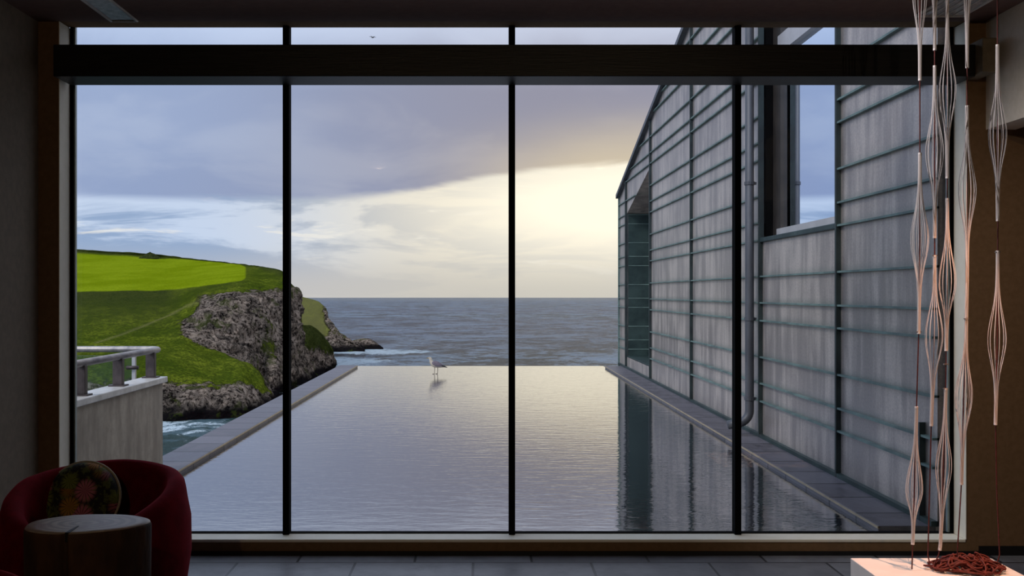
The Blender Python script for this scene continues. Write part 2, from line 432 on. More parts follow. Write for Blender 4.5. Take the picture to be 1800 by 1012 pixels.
win = thing('window_1', (0.17, GY, -1.335), 'full-height window of four panes facing the pool', 'window', kind='structure')
GX0, GX1 = XL+.002, XR-.002
xs = [P(x, 0, GY).x for x in (505.5, 899.5, 1293.5)]
GB, GT = -1.335, 1.60
for x in xs: MB().box(x-.0175, x+.0175, GY-.05, GY+.015, GB, GT).build('mullion', M['mullion'], win)
fr = MB(); fr.box(GX0, GX0+.018, GY-.02, GY+.015, GB, GT); fr.box(GX1-.018, GX1, GY-.02, GY+.015, GB, GT)
fr.box(GX0, GX1, GY-.02, GY+.015, GB, GB+.006)
fr.build('window_frame', M['mullion'], win)
fr = MB(); fr.box(GX0+.018, GX0+.026, GY-.012, GY+.01, GB, GT); fr.box(GX1-.03, GX1-.018, GY-.012, GY+.01, GB, GT)
fr.build('window_seal', M['seal'], win)
ed = [GX0+.02] + xs + [GX1-.02]
for i in range(4):
    a = ed[i]+(.0 if i == 0 else .018); b = ed[i+1]-(.0 if i == 3 else .018)
    q = MB(); q.v = [(a, GY, GB), (b, GY, GB), (b, GY, GT), (a, GY, GT)]; q.f = [(0, 1, 2, 3)]
    q.build('pane', M['glass'], win)

beam = MB().box(-2.264, 2.62, 5.27, 5.497, 1.147, 1.316).build('crossbeam', M['beam'], bevel=.004)
tag(beam, 'long black timber crossbeam spanning the upper window', 'beam', kind='structure')
b = MB().box(2.622, 2.70, 5.20, 5.399, 1.155, 1.335).build('beam_bracket', M['block'], bevel=.006)
tag(b, 'tan block on the wall at the right end of the black beam', 'bracket', kind='structure')

# ceiling lights
def ceiling_light(x0, x1, y0, y1, label, strokes):
    t = thing('ceiling_light', ((x0+x1)/2, (y0+y1)/2, CZ), label, 'light fixture', 'recessed ceiling lights')
    f = MB(); w_ = .016; zb = CZ-.012
    f.box(x0, x0+w_, y0, y1, zb, CZ); f.box(x1-w_, x1, y0, y1, zb, CZ)
    f.box(x0+w_, x1-w_, y0, y0+w_, zb, CZ); f.box(x0+w_, x1-w_, y1-w_, y1, zb, CZ)
    f.build('trim_frame', M['fixture'], t, bevel=.005)
    MB().box(x0+w_, x1-w_, y0+w_, y1-w_, CZ-.005, CZ).build('diffuser', M['diffuser'], t)
    if strokes:
        r = MB()
        for k in range(5): r.box(x0+.03+k*.04, x0+.037+k*.04, y0+.02, y1-.02, CZ-.010, CZ-.005)
        r.build('louvre', M['fixture'], t)
    return t
ceiling_light(-2.00, -1.845, 4.55, 5.375, 'narrow pale recessed light in the ceiling, upper left', False)
ceiling_light(2.30, 2.56, 4.45, 5.28, 'slatted recessed light in the ceiling, upper right', True)

# ------------------------------------------------------------------ pool and coping
HC, HW = -1.32, -1.36
pool = thing('infinity_pool', (0, 12, HW-.3), 'long infinity pool of still water with slate copings and an open far edge', 'pool')
XI, XO = 2.256, 2.583
MB().box(-XI-.03, XI+.03, GY+.10, 18.6, HW-.3, HW).build('water', M['pool'], pool)
for sgn, e in ((-1, 18.25), (1, 18.05)):
    a, b2 = (-XO, -XI) if sgn < 0 else (XI, XO)
    if sgn < 0: pass
    MB().box(a, b2, GY+.10, e, HC-.045, HC).build('coping', M['coping'], pool, bevel=.004)
    xx = -XI-.012 if sgn < 0 else XI
    MB().box(-XI-.01 if sgn < 0 else XI-.004, -XI+.004 if sgn < 0 else XI+.01, GY+.10, e, HC-.016, HC-.003).build('coping_lip', M['lip'], pool)
    a, b2 = (-XO, -XI-.03) if sgn < 0 else (XI+.03, XO)
    MB().box(a, b2, GY+.10, 18.0, HW-2.5, HC-.045).build('side_wall', M['concrete'], pool)
MB().box(-XI-.03, XI+.03, 18.6, 18.68, HW-2.5, HW-.006).build('overflow_edge', M['concrete'], pool)

# ------------------------------------------------------------------ parapet + handrail
par = thing('parapet_wall', (-2.44, 6.55, HC), 'low stained concrete parapet wall with a pale cap, left of the pool', 'parapet wall')
MB().box(-2.50, -2.383, GY+.10, 7.46, HC+.0005, -.668).build('wall_body', M['concrete'], par)
MB().box(-2.525, -2.357, GY+.10, 7.50, -.668, -.626).build('cap_stone', M['cap'], par, bevel=.006)
rl = thing('handrail', (-2.44, 6.6, -.626), 'round grey metal handrail on short posts fixed to the parapet cap', 'railing')
rz = -.427; pts = [(-2.44, GY+.12, rz), (-2.44, 7.46, rz)]
for k in range(7):
    a = k/6*pi/2; pts.append((-2.44-.09*(1-cos(a)), 7.50+.09*sin(a), rz))
pts += [(-2.7, 7.59, rz), (-4.2, 7.59, rz)]
MB().tube(pts, .0235, 16).build('rail', M['steel'], rl, smooth=True)
for y in (6.09, 6.72, 7.38):
    p = MB().box(-2.478, -2.412, y-.022, y+.022, -.618, rz-.015).build('post', M['post'], rl, bevel=.003)
    MB().box(-2.497, -2.393, y-.05, y+.05, -.626, -.617).build('base_plate', M['post'], p)
MB().box(-2.655, -2.63, 7.575, 7.605, -1.30, rz-.01).build('glass_post', M['alu'], rl)
MB().box(-4.1, -2.66, 7.587, 7.597, -1.25, rz-.05).build('glass_panel', M['balglass'], rl)
MB().tube([(-2.69, 7.56, -.565), (-2.60, 7.56, -.565)], .014, 10).build('clip', M['post'], rl, smooth=True)

# ------------------------------------------------------------------ zinc building
WX = 2.583
def dy(px, X=WX): return X*F/(px-CX)
yw0, yw1 = dy(1475), dy(1339); yr0, yr1 = dy(1144.5), dy(1102); ye = dy(1089.5)
RZ = 1.79; RS = .248
def top(y): return RZ+RS*(ye-y)
zb = thing('zinc_clad_building', (3.5, 12, HC), 'grey zinc clad building with a sloping roof edge, right of the pool', 'building')
X2 = 3.05
wl = MB()
def yz(poly): wl.prism(poly, 'x', WX, X2)
Y0 = GY+.08
yz([(Y0, HC-.6), (yw0, HC-.6), (yw0, top(yw0)), (Y0, top(Y0))])
yz([(yw0, HC-.6), (yw1, HC-.6), (yw1, .485), (yw0, .485)])
yz([(yw0, 3.0), (yw1, 3.0), (yw1, top(yw1)), (yw0, top(yw0))])
yz([(yw1, HC-.6), (yr0, HC-.6), (yr0, top(yr0)), (yw1, top(yw1))])
yz([(yr0, HC-.6), (yr1, HC-.6), (yr1, -1.12), (yr0, -1.12)])
rt0, rt1 = 1.937, 1.40
yz([(yr0, rt0), (yr1, rt1), (yr1, top(yr1)), (yr0, top(yr0))])
yz([(yr1, HC-.6), (ye, HC-.6), (ye, top(ye)), (yr1, top(yr1))])
wl.prism([(Y0, HC-.6), (ye, HC-.6), (ye, top(ye)-.01), (Y0, top(Y0)-.01)], 'x', X2, 4.6)
wl.build('cladding_wall', M['zinc'], zb)
# horizontal + vertical standing seams
zsn = []
z = -1.322; k = 0
while z < 5:
    z += (.333, .163, .241)[k % 3]; k += 1; zsn.append(z)
sm = MB(); hs = .007
for z in zsn:
    segs = [(Y0, yw0), (yw1, yr0), (yr1, ye)]
    if z < .45 or z > 3.05: segs.append((yw0, yw1))
    if z < -1.15: segs.append((yr0, yr1))
    for a, b2 in segs:
        lim = ye-(z+.02-RZ)/RS if z > RZ-.03 else 99
        b2 = min(b2, lim)
        if b2 > a+.05: sm.box(WX-.030, WX+.01, a, b2, z-hs, z+hs)
    # seams in the triangular zone above the recess
    if rt1 < z < top(yr0):
        a = yr0 if z > rt0 else yr0+(rt0-z)/((rt0-rt1)/(yr1-yr0)); b2 = min(yr1, ye-(z+.02-RZ)/RS if z > RZ else 99)
        if b2 > a+.05: sm.box(WX-.030, WX+.01, a, b2, z-hs, z+hs)
    if -1.1 < z < 1.4: sm.box(WX+.02, X2, yr1-.02, yr1+.01, z-hs, z+hs)
sm.build('standing_seams', M['seam'], zb)
for px, w_ in ((1217.5, .014), (1145, .018), (1477, .014), (1340, .016), (1102, .02), (1626, .008)):
    y = dy(px); zt = top(y)-.02; z0 = HC
    if px == 1626: zt = -.75
    MB().box(WX-.036, WX+.01, y-w_, y+w_, z0, zt).build('cover_strip', M['strip'], zb)
MB().box(WX-.035, WX+.01, Y0, ye, HC, HC+.03).build('base_flashing', M['tealzinc'], zb)
rv = MB(); e = .06
rv.prism([(Y0, top(Y0)-.02), (ye+.05, top(ye+.05)-.02), (ye+.05, top(ye+.05)+.05), (Y0, top(Y0)+.05)], 'x', WX-.07, 4.7)
rv.build('roof_edge', M['pipe'], zb)
MB().box(WX-.03, X2, ye-.0, ye+.03, HC-.6, top(ye)).build('corner_flashing', M['seam'], zb)
MB().box(WX+.0, X2, yr0, yr1, -1.125, -1.10).build('recess_sill', M['tealzinc'], zb)
MB().box(WX+.02, X2, yr1-.012, yr1+.005, -1.10, 1.42).build('recess_lining', M['tealzinc'], zb)
# the big window in the zinc wall
gx = WX+.13
wf = MB()
wf.box(gx-.03, gx+.05, yw1-.24, yw1, .52, 4.0)
wf.box(gx-.03, gx+.05, yw0, yw0+.07, .52, 4.0)
wfo = wf.build('window_frame', M['brownframe'], zb)
MB().box(WX-.01, gx+.05, yw1-.015, yw1+.012, .50, 4.0).build('window_reveal', M['mullion'], zb)
MB().box(gx, gx+.02, yw0+.03, yw1-.22, .52, 4.2).build('window_pane', M['mirror'], zb)
MB().box(gx-.06, gx, yw0+.03, yw1-.22, .50, .575).build('window_bottom_rail', M['alu'], zb)
MB().box(WX-.03, gx+.02, yw0-.02, yw1+.02, .465, .505).build('window_sill', M['tealzinc'], zb, bevel=.005)
MB().box(gx-.05, gx, yw0+.03, yw1-.22, 2.14, 2.30).build('transom', M['alu'], zb)

# downpipe
dp = thing('downpipe', (2.50, 9.26, HC), 'round dark grey downpipe bending over the coping beside the zinc wall', 'downpipe')
yp = 9.26; xp = 2.50
pts = [(xp, yp, 4.3), (xp, yp, 0), (xp, yp, -1.09)]
for k in range(1, 8):
    a = k/8*pi/2; pts.append((xp-.12*(1-cos(a)), yp, -1.09-.12*sin(a)))
pts += [(xp-.12, yp, -1.21), (xp-.2, yp, -1.225)]
MB().tube(pts, .041, 16).build('pipe', M['pipe'], dp, smooth=True)
for z in (2.0, 1.02, -.24, -.98):
    br = MB(); br.tube([(xp, yp, z-.015), (xp, yp, z+.015)], .048, 16); br.box(xp, WX-.02, yp-.012, yp+.012, z-.012, z+.012)
    br.build('bracket', M['pipe'], dp)

# ------------------------------------------------------------------ sea and land
sea = MB(); n = 180; rings_ = [5, 40, 90, 140, 190, 260, 360, 500, 800, 1400, 2500, 4000, 5470]
for r in rings_:
    for j in range(n): sea.v.append((r*sin(2*pi*j/n), r*cos(2*pi*j/n), -25))
for i in range(len(rings_)-1):
    for j in range(n):
        a = i*n+j; b2 = i*n+(j+1) % n; sea.f.append((a, a+n, b2+n, b2))
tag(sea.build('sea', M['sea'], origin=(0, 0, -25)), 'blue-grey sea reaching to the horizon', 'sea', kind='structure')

def cr(p0, p1, p2, p3, t):
    tn = .35
    m1 = (p2-p0)*tn; m2 = (p3-p1)*tn
    return (2*t**3-3*t**2+1)*p1+(t**3-2*t**2+t)*m1+(-2*t**3+3*t**2)*p2+(t**3-t**2)*m2
def resample(seq, n):
    out = []; m = len(seq)-1
    for i in range(n):
        u = i/(n-1)*m; k = min(int(u), m-1); t = u-k
        p0, p1, p2, p3 = seq[max(k-1, 0)], seq[k], seq[k+1], seq[min(k+2, m)]
        if isinstance(p1, Vector): out.append(cr(p0, p1, p2, p3, t))
        else: out.append(p1*(1-t)+p2*t)
    return out
def terrain(name, cols, nc, nr, amp=1.0, label=None, cat=None):
    # cols: list of columns; each column a list of (px,py,d,rock,lime,scrub)
    P3 = [[P(c[0], c[1], c[2]) for c in col] for col in cols]
    A = [[[float(c[3+k]) for c in col] for col in cols] for k in range(3)]
    colr = [resample(c, nr) for c in P3]
    grid = [resample([c[j] for c in colr], nc) for j in range(nr)]
    at = []
    for k in range(3):
        cc = [resample(c, nr) for c in A[k]]
        at.append([resample([c[j] for c in cc], nc) for j in range(nr)])
    mb = MB(); rows = []; attrs = [[], [], [], []]
    for j in range(nr):
        row = []
        for i in range(nc):
            p = grid[j][i]; rk = at[0][j][i]
            nx = (grid[j][min(i+1, nc-1)]-grid[j][max(i-1, 0)]); ny = (grid[min(j+1, nr-1)][i]-grid[max(j-1, 0)][i])
            nn = nx.cross(ny); nn = nn.normalized() if nn.length > 1e-6 else Vector((0, -1, 0))
            q = p*.13; f1 = mnoise.fractal(q, .9, 2.1, 5)
            rd = mnoise.ridged_multi_fractal(p*.11, .9, 2.2, 5, 1.0, 2.0) - 1.1
            am = (.25+1.0*rk)*amp
            p2 = p + nn*(f1*am*.9 + rd*rk*2.1*amp)
            edge = 1.0
            if j >= nr-10: edge = .35
            p2 = p.lerp(p2, edge)
            row.append(p2)
            for k in range(3): attrs[k].append(at[k][j][i])
            # the worn footpath across the slope
            px, py = CX+p.x/p.y*F, CY-p.z/p.y*F
            pa = .9 if name == 'far_headland' else 0
            if name == 'headland' and 165 < px < 350 and p.y < 300:
                yy = 604-(px-165)*.30-((px-165)/185)**2*22
                pa = max(0, 1-abs(py-yy)/2.6)
            attrs[3].append(pa)
        rows.append(row)
    mb.grid(rows)
    o = mb.build(name, M['land'], smooth=True)
    for nm, vals in zip(('rock', 'lime', 'scrub', 'path'), attrs):
        a = o.data.attributes.new(nm, 'FLOAT', 'POINT'); a.data.foreach_set('value', vals)
    return o

def col(px, rows, masks):
    r = []
    y0, d0 = rows[0][-2:]
    for i, e in enumerate(rows):
        if len(e) == 3: x, y, d = e
        else: x, (y, d) = px, e
        r.append((x, y, d)+tuple(masks[i]))
    x, y, d = r[0][:3]
    first = (x, y+25, d-.5)+r[0][3:]
    x, y, d = r[-1][:3]
    l1 = (x, y+2, d+10)+r[-1][3:]
    last = (x, y+26, d+50)+r[-1][3:]
    return [first]+r+[l1, last]
R_ = (1, 0, 0); Gs = (0, 0, 0); L_ = (0, 1, 0); S_ = (0, 0, 1); Gd = (0, 0, .45); H_ = (.5, 0, .2)
mA = [R_, R_, Gs, Gs, Gs, Gd, S_, L_, L_, S_, S_]
mA = [R_, (.85, 0, 0), Gs, Gs, Gs, (0, 0, .4), (0, 0, .75), (0, .45, .9), L_, (0, .65, 0), S_]
cols = [
 col(-60, [(742, 193), (705, 196), (650, 205), (612, 222), (600, 228), (560, 250), (528, 275), (513, 292), (500, 306), (442, 420), (430, 430)], mA),
 col(60,  [(741, 193), (704, 196), (652, 205), (612, 223), (599, 230), (560, 251), (528, 276), (513, 292), (500, 306), (445, 420), (433, 430)], mA),
 col(125, [(741, 193), (703, 197), (655, 206), (612, 224), (598, 232), (560, 252), (528, 276), (513, 292), (500, 306), (448, 420), (438, 430)], mA),
 col(260, [(740, 194), (692, 198), (645, 209), (606, 228), (594, 236), (557, 256), (523, 279), (511, 292), (499, 306), (456, 412), (446, 420)], mA),
 col(290, [(739, 195), (690, 198), (645, 210), (604, 230), (592, 238), (556, 258), (522, 280), (510, 292), (498, 306), (458, 410), (449, 418)], mA),
 col(322, [(738, 196), (694, 198.5), (648, 211), (602, 233), (589, 238), (568, 248), (545, 262), (508, 287), (497, 300), (460, 400), (453, 408)], [R_, (.85, 0, 0), Gs, Gs, H_, (.6, 0, 0), Gs, (0, .45, .3), L_, L_, S_]),
 col(350, [(737, 197), (699, 199), (652, 212.5), (610, 234), (600, 238), (565, 247), (534, 254), (505, 285), (495, 297), (462, 390), (456, 398)], [R_, (.85, 0, 0), Gs, (.3, 0, 0), R_, R_, (.7, 0, 0), (0, .4, .3), L_, L_, S_]),
 col(390, [(736, 198), (701, 201), (656, 214), (619, 236), (613, 239), (570, 246), (526, 254), (500, 280), (492, 290), (465, 370), (460, 378)], [R_, (.85, 0, 0), Gs, (.3, 0, 0), R_, R_, (.7, 0, 0), (0, .4, .3), L_, L_, S_]),
 col(422, [(734, 200), (696, 203), (655, 215.5), (632, 228), (634, 242), (584, 249), (522, 258), (496, 280), (489, 290), (468, 350), (464, 358)], [R_, (.85, 0, 0), Gs, (.3, 0, .3), R_, R_, (.7, 0, 0), (0, .3, .3), (0, .9, 0), (0, .9, 0), S_]),
 col(440, [(730, 204), (690, 207), (657, 219), (640, 226), (648, 243), (590, 251), (521, 261), (496, 282), (488, 292), (470, 340), (466, 346)], [R_, (.85, 0, 0), Gs, (.3, 0, .3), (.5, 0, .6), (.8, 0, .3), (.7, 0, 0), Gs, (0, .1, 0), (0, .1, .2), S_]),
 col(462, [(720, 213), (699, 214.5), (677, 219), (662, 224), (684, 248), (600, 255), (520, 264), (500, 283), (492, 292), (476, 318), (469, 328)], [R_, (.85, 0, 0), Gs, (.4, 0, .3), (.9, 0, .2), (.42, 0, .5), (.7, 0, 0), Gs, Gs, (0, 0, .2), S_]),
 col(482, [(712, 222), (710, 224), (706, 229), (702, 234), (698, 239), (610, 257), (518, 267), (502, 283), (494, 291), (482, 308), (472, 318)], [R_, R_, R_, R_, (.8, 0, 0), (.44, 0, .4), (.7, 0, 0), Gs, Gs, (0, 0, .3), S_]),
 col(499, [(692, 247), (691, 248), (690, 249), (689, 250), (684, 252), (604, 262), (528, 270), (512, 278), (502, 284), (490, 296), (479, 302)], [R_, R_, R_, R_, R_, R_, R_, H_, H_, H_, S_]),
 col(514, [(684, 259), (674, 260), (655, 262), (630, 264), (610, 266), (580, 269), (550, 272), (530, 275), (520, 278), (512, 281), (506, 284)], [R_, R_, R_, (.55, 0, .3), R_, R_, R_, R_, (.6, 0, 0), (.6, 0, 0), (.5, 0, 0)]),
 col(525, [(676, 272), (660, 273), (640, 275), (620, 277), (600, 279), (580, 281), (562, 283), (548, 285), (535, 287), (526, 288), (518, 290)], [R_, R_, (.6, 0, .3), (.6, 0, .3), R_, R_, R_, R_, R_, R_, (.7, 0, 0)]),
 col(530, [(674, 274), (662, 275), (648, 278), (634, 281), (620, 284), (608, 287), (597, 290), (586, 293), (579, 295), (574, 297), (568, 299)], [R_, R_, R_, R_, R_, (.6, 0, .5), (.4, 0, .8), (.2, 0, .8), (.1, 0, .8), (0, 0, .9), (0, 0, .9)]),
 col(546, [(668, 286), (656, 287), (642, 289), (628, 291), (615, 293), (604, 295), (594, 297), (586, 299), (581, 300), (577, 302), (572, 304)], [R_, R_, R_, (.7, 0, .4), (.5, 0, .8), (.3, 0, .9), (.2, 0, .9), (.2, 0, .9), (.1, 0, .9), (0, 0, .9), (0, 0, .9)]),
 col(566, [(658, 306), (651, 307), (642, 308), (633, 309), (624, 310), (616, 311), (608, 312), (602, 313), (597, 314), (592, 315), (587, 316)], [R_, R_, R_, R_, (.7, 0, .3), (.5, 0, .8), (.3, 0, .9), (.2, 0, .9), (.1, 0, .9), (0, 0, .9), (0, 0, .9)]),
 col(581, [(653, 318), (650, 318.5), (646, 319), (641, 320), (636, 321), (631, 321.5), (627, 322), (622, 323), (618, 324), (614, 324.5), (610, 325)], [R_, R_, R_, R_, R_, R_, (.7, 0, .4), (.5, 0, .6), (.4, 0, .9), (.3, 0, .9), (.2, 0, .9)]),
 col(587, [(652, 319), (651, 319.5), (650, 320), (648, 321), (647, 321.5), (646, 322), (645, 323), (644, 323.5), (643, 324), (642, 324.5), (640, 325)], [R_]*11),
]
o = terrain('headland', cols, 420, 260, 1.0)
tag(o, 'green headland with a bright field and a grey rock cliff', 'headland', kind='structure')

mF = [R_, R_, (.8, 0, 0), H_, (.2, 0, .6), (0, 0, .55), (0, 0, .5)]
cols = [
 col(480, [(621, 415), (610, 418), (598, 424), (585, 432), (565, 444), (545, 455), (522, 468)], mF),
 col(520, [(620, 418), (610, 421), (598, 426), (585, 434), (565, 446), (545, 456), (522, 468)], mF),
 col(540, [(620, 418), (611, 421), (600, 426), (588, 433), (568, 444), (548, 454), (525, 466)], mF),
 col(556, [(619, 420), (611, 422), (602, 426), (592, 432), (575, 442), (555, 451), (530, 462)], mF),
 col(568, [(619, 421), (612, 423), (605, 426), (597, 431), (585, 438), (566, 446), (538, 455)], [R_, R_, R_, H_, (.3, 0, .6), (.3, 0, .5), H_]),
 col(575, [(619, 422), (613, 423), (607, 426), (600, 430), (590, 436), (577, 442), (556, 449)], [R_, R_, R_, R_, H_, (.3, 0, 0), R_]),
 col(590, [(618, 424), (613, 425), (608, 427), (603, 429), (596, 432), (588, 435), (579, 438)], [R_, R_, R_, R_, R_, H_, H_]),
 col(606, [(618, 425), (615, 426), (611, 427), (607, 429), (602, 431), (597, 433), (590, 435)], [R_, R_, R_, R_, R_, R_, H_]),
 col(624, [(617, 427), (615, 427.5), (612, 428), (610, 429), (607, 430), (604, 431), (600, 432)], [R_]*7),
 col(641, [(617, 428), (616.5, 428.5), (616, 429), (615.5, 430), (615, 430.5), (614, 431), (613, 432)], [R_]*7),
]
o = terrain('far_headland', cols, 160, 110, .8)
tag(o, 'distant low green headland sloping to dark rocks', 'headland', kind='structure')
cols = []
for px, h in ((604, 613), (612, 602), (622, 597), (634, 595), (650, 596), (661, 601), (674, 611)):
    b0 = 613.5
    cols.append(col(px, [(b0, 444), (b0-(b0-h)*.4, 445), (b0-(b0-h)*.75, 447), (h, 450)], [R_]*4))
o = terrain('sea_rock', cols, 60, 40, .5)
tag(o, 'dark low rock in the surf off the far headland', 'rock')
# stones at the lip of the mound on the hill top
hm = []
mb = MB()
for j in range(9):
    r = []
    for i in range(24):
        a = 2*pi*i/24; t = j/8
        rr = (1-t**1.3)*5.2*(1+.15*mnoise.noise(Vector((cos(a)*2, sin(a)*2, 3))))
        c0 = P(264, 449, 419)
        r.append(c0+Vector((rr*cos(a), rr*sin(a)*.8, -1.5+t*3.0+.2*mnoise.noise(Vector((i*.7, j*.9, 0))))))
    hm.append(r)
mb.rings(hm)
o = mb.build('grassy_mound', M['land'], smooth=True)
for nm, v_ in (('rock', 0), ('lime', 0), ('scrub', 1), ('path', 0)):
    a = o.data.attributes.new(nm, 'FLOAT', 'POINT'); a.data.foreach_set('value', [float(v_)]*len(o.data.vertices))
tag(o, 'small dark mound on the skyline above the bright field', 'mound', kind='structure')

# ------------------------------------------------------------------ seagull
gp = P(766, 657, 16.75); gp.z = HW
gull = thing('seagull', gp, 'grey and white seagull standing in the shallow water near the pool\'s far edge', 'seagull')
def body_rings(spine, n=18):
    rs = []
    for k, (x, z, w_, h_) in enumerate(spine):
        a0 = spine[max(k-1, 0)]; a1 = spine[min(k+1, len(spine)-1)]
        t = Vector((a1[0]-a0[0], 0, a1[1]-a0[1])).normalized(); up = Vector((0, 1, 0)).cross(t)
        rs.append([gp+Vector((x, 0, z))+Vector((0, 1, 0))*w_*cos(2*pi*j/n)+up*h_*sin(2*pi*j/n) for j in range(n)])
    return rs
sp = [(.150, .117, .008, .004), (.120, .122, .026, .012), (.075, .135, .042, .030), (.03, .150, .052, .046), (-.02, .163, .055, .052),
      (-.055, .180, .048, .046), (-.074, .205, .034, .034), (-.082, .232, .027, .027), (-.090, .255, .027, .027), (-.101, .270, .025, .023), (-.116, .274, .015, .014), (-.122, .274, .005, .005)]
MB().rings(body_rings(sp)).build('body', M['gullwhite'], gull, smooth=True)
for sgn in (-1, 1):
    rs = []
    for x, z, w_, h_ in ((-.062, .183, .004, .010), (-.045, .180, .012, .034), (0, .170, .016, .046), (.045, .158, .015, .040), (.09, .142, .012, .024), (.13, .128, .008, .012)):
        cy = sgn*(.044 if x < .05 else .044-(x-.05)*.35)
        rs.append([gp+Vector((x, cy+w_*cos(2*pi*j/14), z+.006+h_*sin(2*pi*j/14))) for j in range(14)])
    wg = MB().rings(rs).build('wing', M['gullgrey'], gull, smooth=True)
    rs = []
    for x, z, w_, h_ in ((.10, .138, .010, .016), (.14, .124, .008, .012), (.175, .112, .005, .007), (.195, .107, .002, .002)):
        rs.append([gp+Vector((x, sgn*(.03-(x-.1)*.2)+w_*cos(2*pi*j/10), z+.004+h_*sin(2*pi*j/10))) for j in range(10)])
    tag(MB().rings(rs).build('wing_tip', M['gulldark'], wg, smooth=True), 'black wing tip')
MB().tube([gp+Vector(p) for p in ((-.116, 0, .272), (-.135, 0, .268), (-.150, 0, .262))], [.008, .006, .002], 8).build('beak', M['beak'], gull, smooth=True)
for sgn in (-1, 1):
    MB().tube([gp+Vector(p) for p in ((-.104, sgn*.021, .277), (-.104, sgn*.025, .277))], .004, 8).build('eye', M['gulldark'], gull)
for dx, yy in ((-.022, -.02), (.028, .02)):
    lg = MB(); lg.tube([gp+Vector(p) for p in ((dx+.005, yy, .125), (dx+.004, yy, .065), (dx, yy, .004))], [.006, .0042, .004], 8)
    for a in (-.5, 0, .5): lg.tube([gp+Vector((dx, yy, .004)), gp+Vector((dx-.035*cos(a), yy+.035*sin(a), .002))], .003, 6)
    lg.build('leg', M['gullleg'], gull, smooth=True)
# tiny bird far off in the sky
bp = P(655, 66, 90)
bd = MB(); bd.tube([bp+Vector((-.12, 0, 0)), bp, bp+Vector((.16, 0, .01))], [.02, .05, .01], 8)
brd = bd.build('flying_bird', M['gulldark'], smooth=True, origin=bp)
tag(brd, 'tiny dark bird flying high in the sky above the crossbeam', 'bird')
wg = MB(); wg.tube([bp, bp+Vector((-.1, 0, .1)), bp+Vector((-.3, .0, .08))], [.04, .03, .01], 6); wg.build('wing', M['gulldark'], brd)
wg = MB(); wg.tube([bp, bp+Vector((.12, 0, .08)), bp+Vector((.3, .0, .02))], [.04, .03, .01], 6); wg.build('wing', M['gulldark'], brd)

# ------------------------------------------------------------------ tub chair
def tub_chair(label):
    c = Vector((-1.655, 4.28, FZ))
    t = thing('tub_chair', c, label, 'armchair')
    N = 96; half = math.radians(138)
    def prof(a):
        # a = 0 at the back, +-half at the front ends of the arms
        u = abs(a)/half
        H = .650-.085*u**1.5-.09*max(0, u-.55)**1.2*2
        th = .068+.03*u
        R = .385
        pts = []
        # outer side going up, round top, inner side down
        for r, z in ((R-.07, .03), (R-.035, .08), (R-.005, .18), (R+.012, .30), (R+.010, H*.72), (R-.004, H-.10)): pts.append((r, z))
        for k in range(7):
            b_ = pi*k/6; pts.append((R-.012-th/2+th/2*cos(b_), H-.05+.05*sin(b_)))
        for r, z in ((R-th-.018, H-.12), (R-th-.01, .42), (R-th-.02, .36), (R-th-.02, .06), (R-.10, .03)): pts.append((r, z))
        return pts
    rs = []
    for i in range(N+1):
        a = -half+2*half*i/N
        d = Vector((sin(a), cos(a), 0))
        rs.append([c+d*r+Vector((0, 0, z)) for r, z in prof(a)])
    # rounded arm fronts
    def squeeze(ring, k, da):
        m = sum(ring, Vector())/len(ring)
        return [m+(p-m)*k+da for p in ring]
    tl = Vector((cos(half), -sin(half), 0))
    tr = Vector((cos(-half), -sin(-half), 0))
    pre = [squeeze(rs[0], k, -tr*o_) for k, o_ in ((.3, .050), (.7, .040), (.9, .022))]
    post = [squeeze(rs[-1], k, tl*o_) for k, o_ in ((.9, .022), (.7, .040), (.3, .050))]
    MB().rings(pre+rs+post).build('shell', M['velvet'], t, smooth=True)
    st = []
    for r, z in ((.27, .10), (.30, .16), (.305, .34), (.295, .385), (.26, .405), (.1, .415), (.01, .416)):
        st.append([c+Vector((r*cos(2*pi*j/48), r*sin(2*pi*j/48)-.02, z)) for j in range(48)])
    MB().rings(st).build('seat', M['velvet'], t, smooth=True)
    ft = []
    for r, z in ((.24, 0), (.24, .04), (.2, .09)): ft.append([c+Vector((r*cos(2*pi*j/32), r*sin(2*pi*j/32), z)) for j in range(32)])
    MB().rings(ft).build('base', M['black'], t)
    return t
ch = tub_chair('crimson velvet tub chair behind the log table, holding a round floral cushion')
ch2 = copy_tree(ch)
ch2.location = (-1.50, 2.50, FZ); ch2.rotation_euler = (0, 0, .12)
ch2['label'] = 'crimson tub chair of which only the rim shows, in the bottom left corner'
ch['group'] = ch2['group'] = 'crimson tub chairs'

# round cushion
cc = Vector((-1.775, 4.44, -.918))
cu = thing('round_cushion', cc+Vector((0, 0, -.16)), 'round floral cushion with pale piping leaning in the crimson chair', 'cushion')
tl = math.radians(-18)
def rot(p): return cc+Vector((p[0], p[1]*cos(tl)-p[2]*sin(tl), p[1]*sin(tl)+p[2]*cos(tl)))
rs = []
for t_ in range(15):
    a = -pi/2+pi*t_/14; r = .163*max(.02, abs(cos(a)))**.55; y = .06*sin(a)
    rs.append([rot((r*cos(2*pi*j/64), y, r*sin(2*pi*j/64))) for j in range(64)])
MB().rings(rs).build('cover', M['floral'], cu, smooth=True)
MB().tube([rot((.166*cos(2*pi*j/64), 0, .166*sin(2*pi*j/64))) for j in range(65)], .006, 8, False).build('piping', M['piping'], cu, smooth=True)

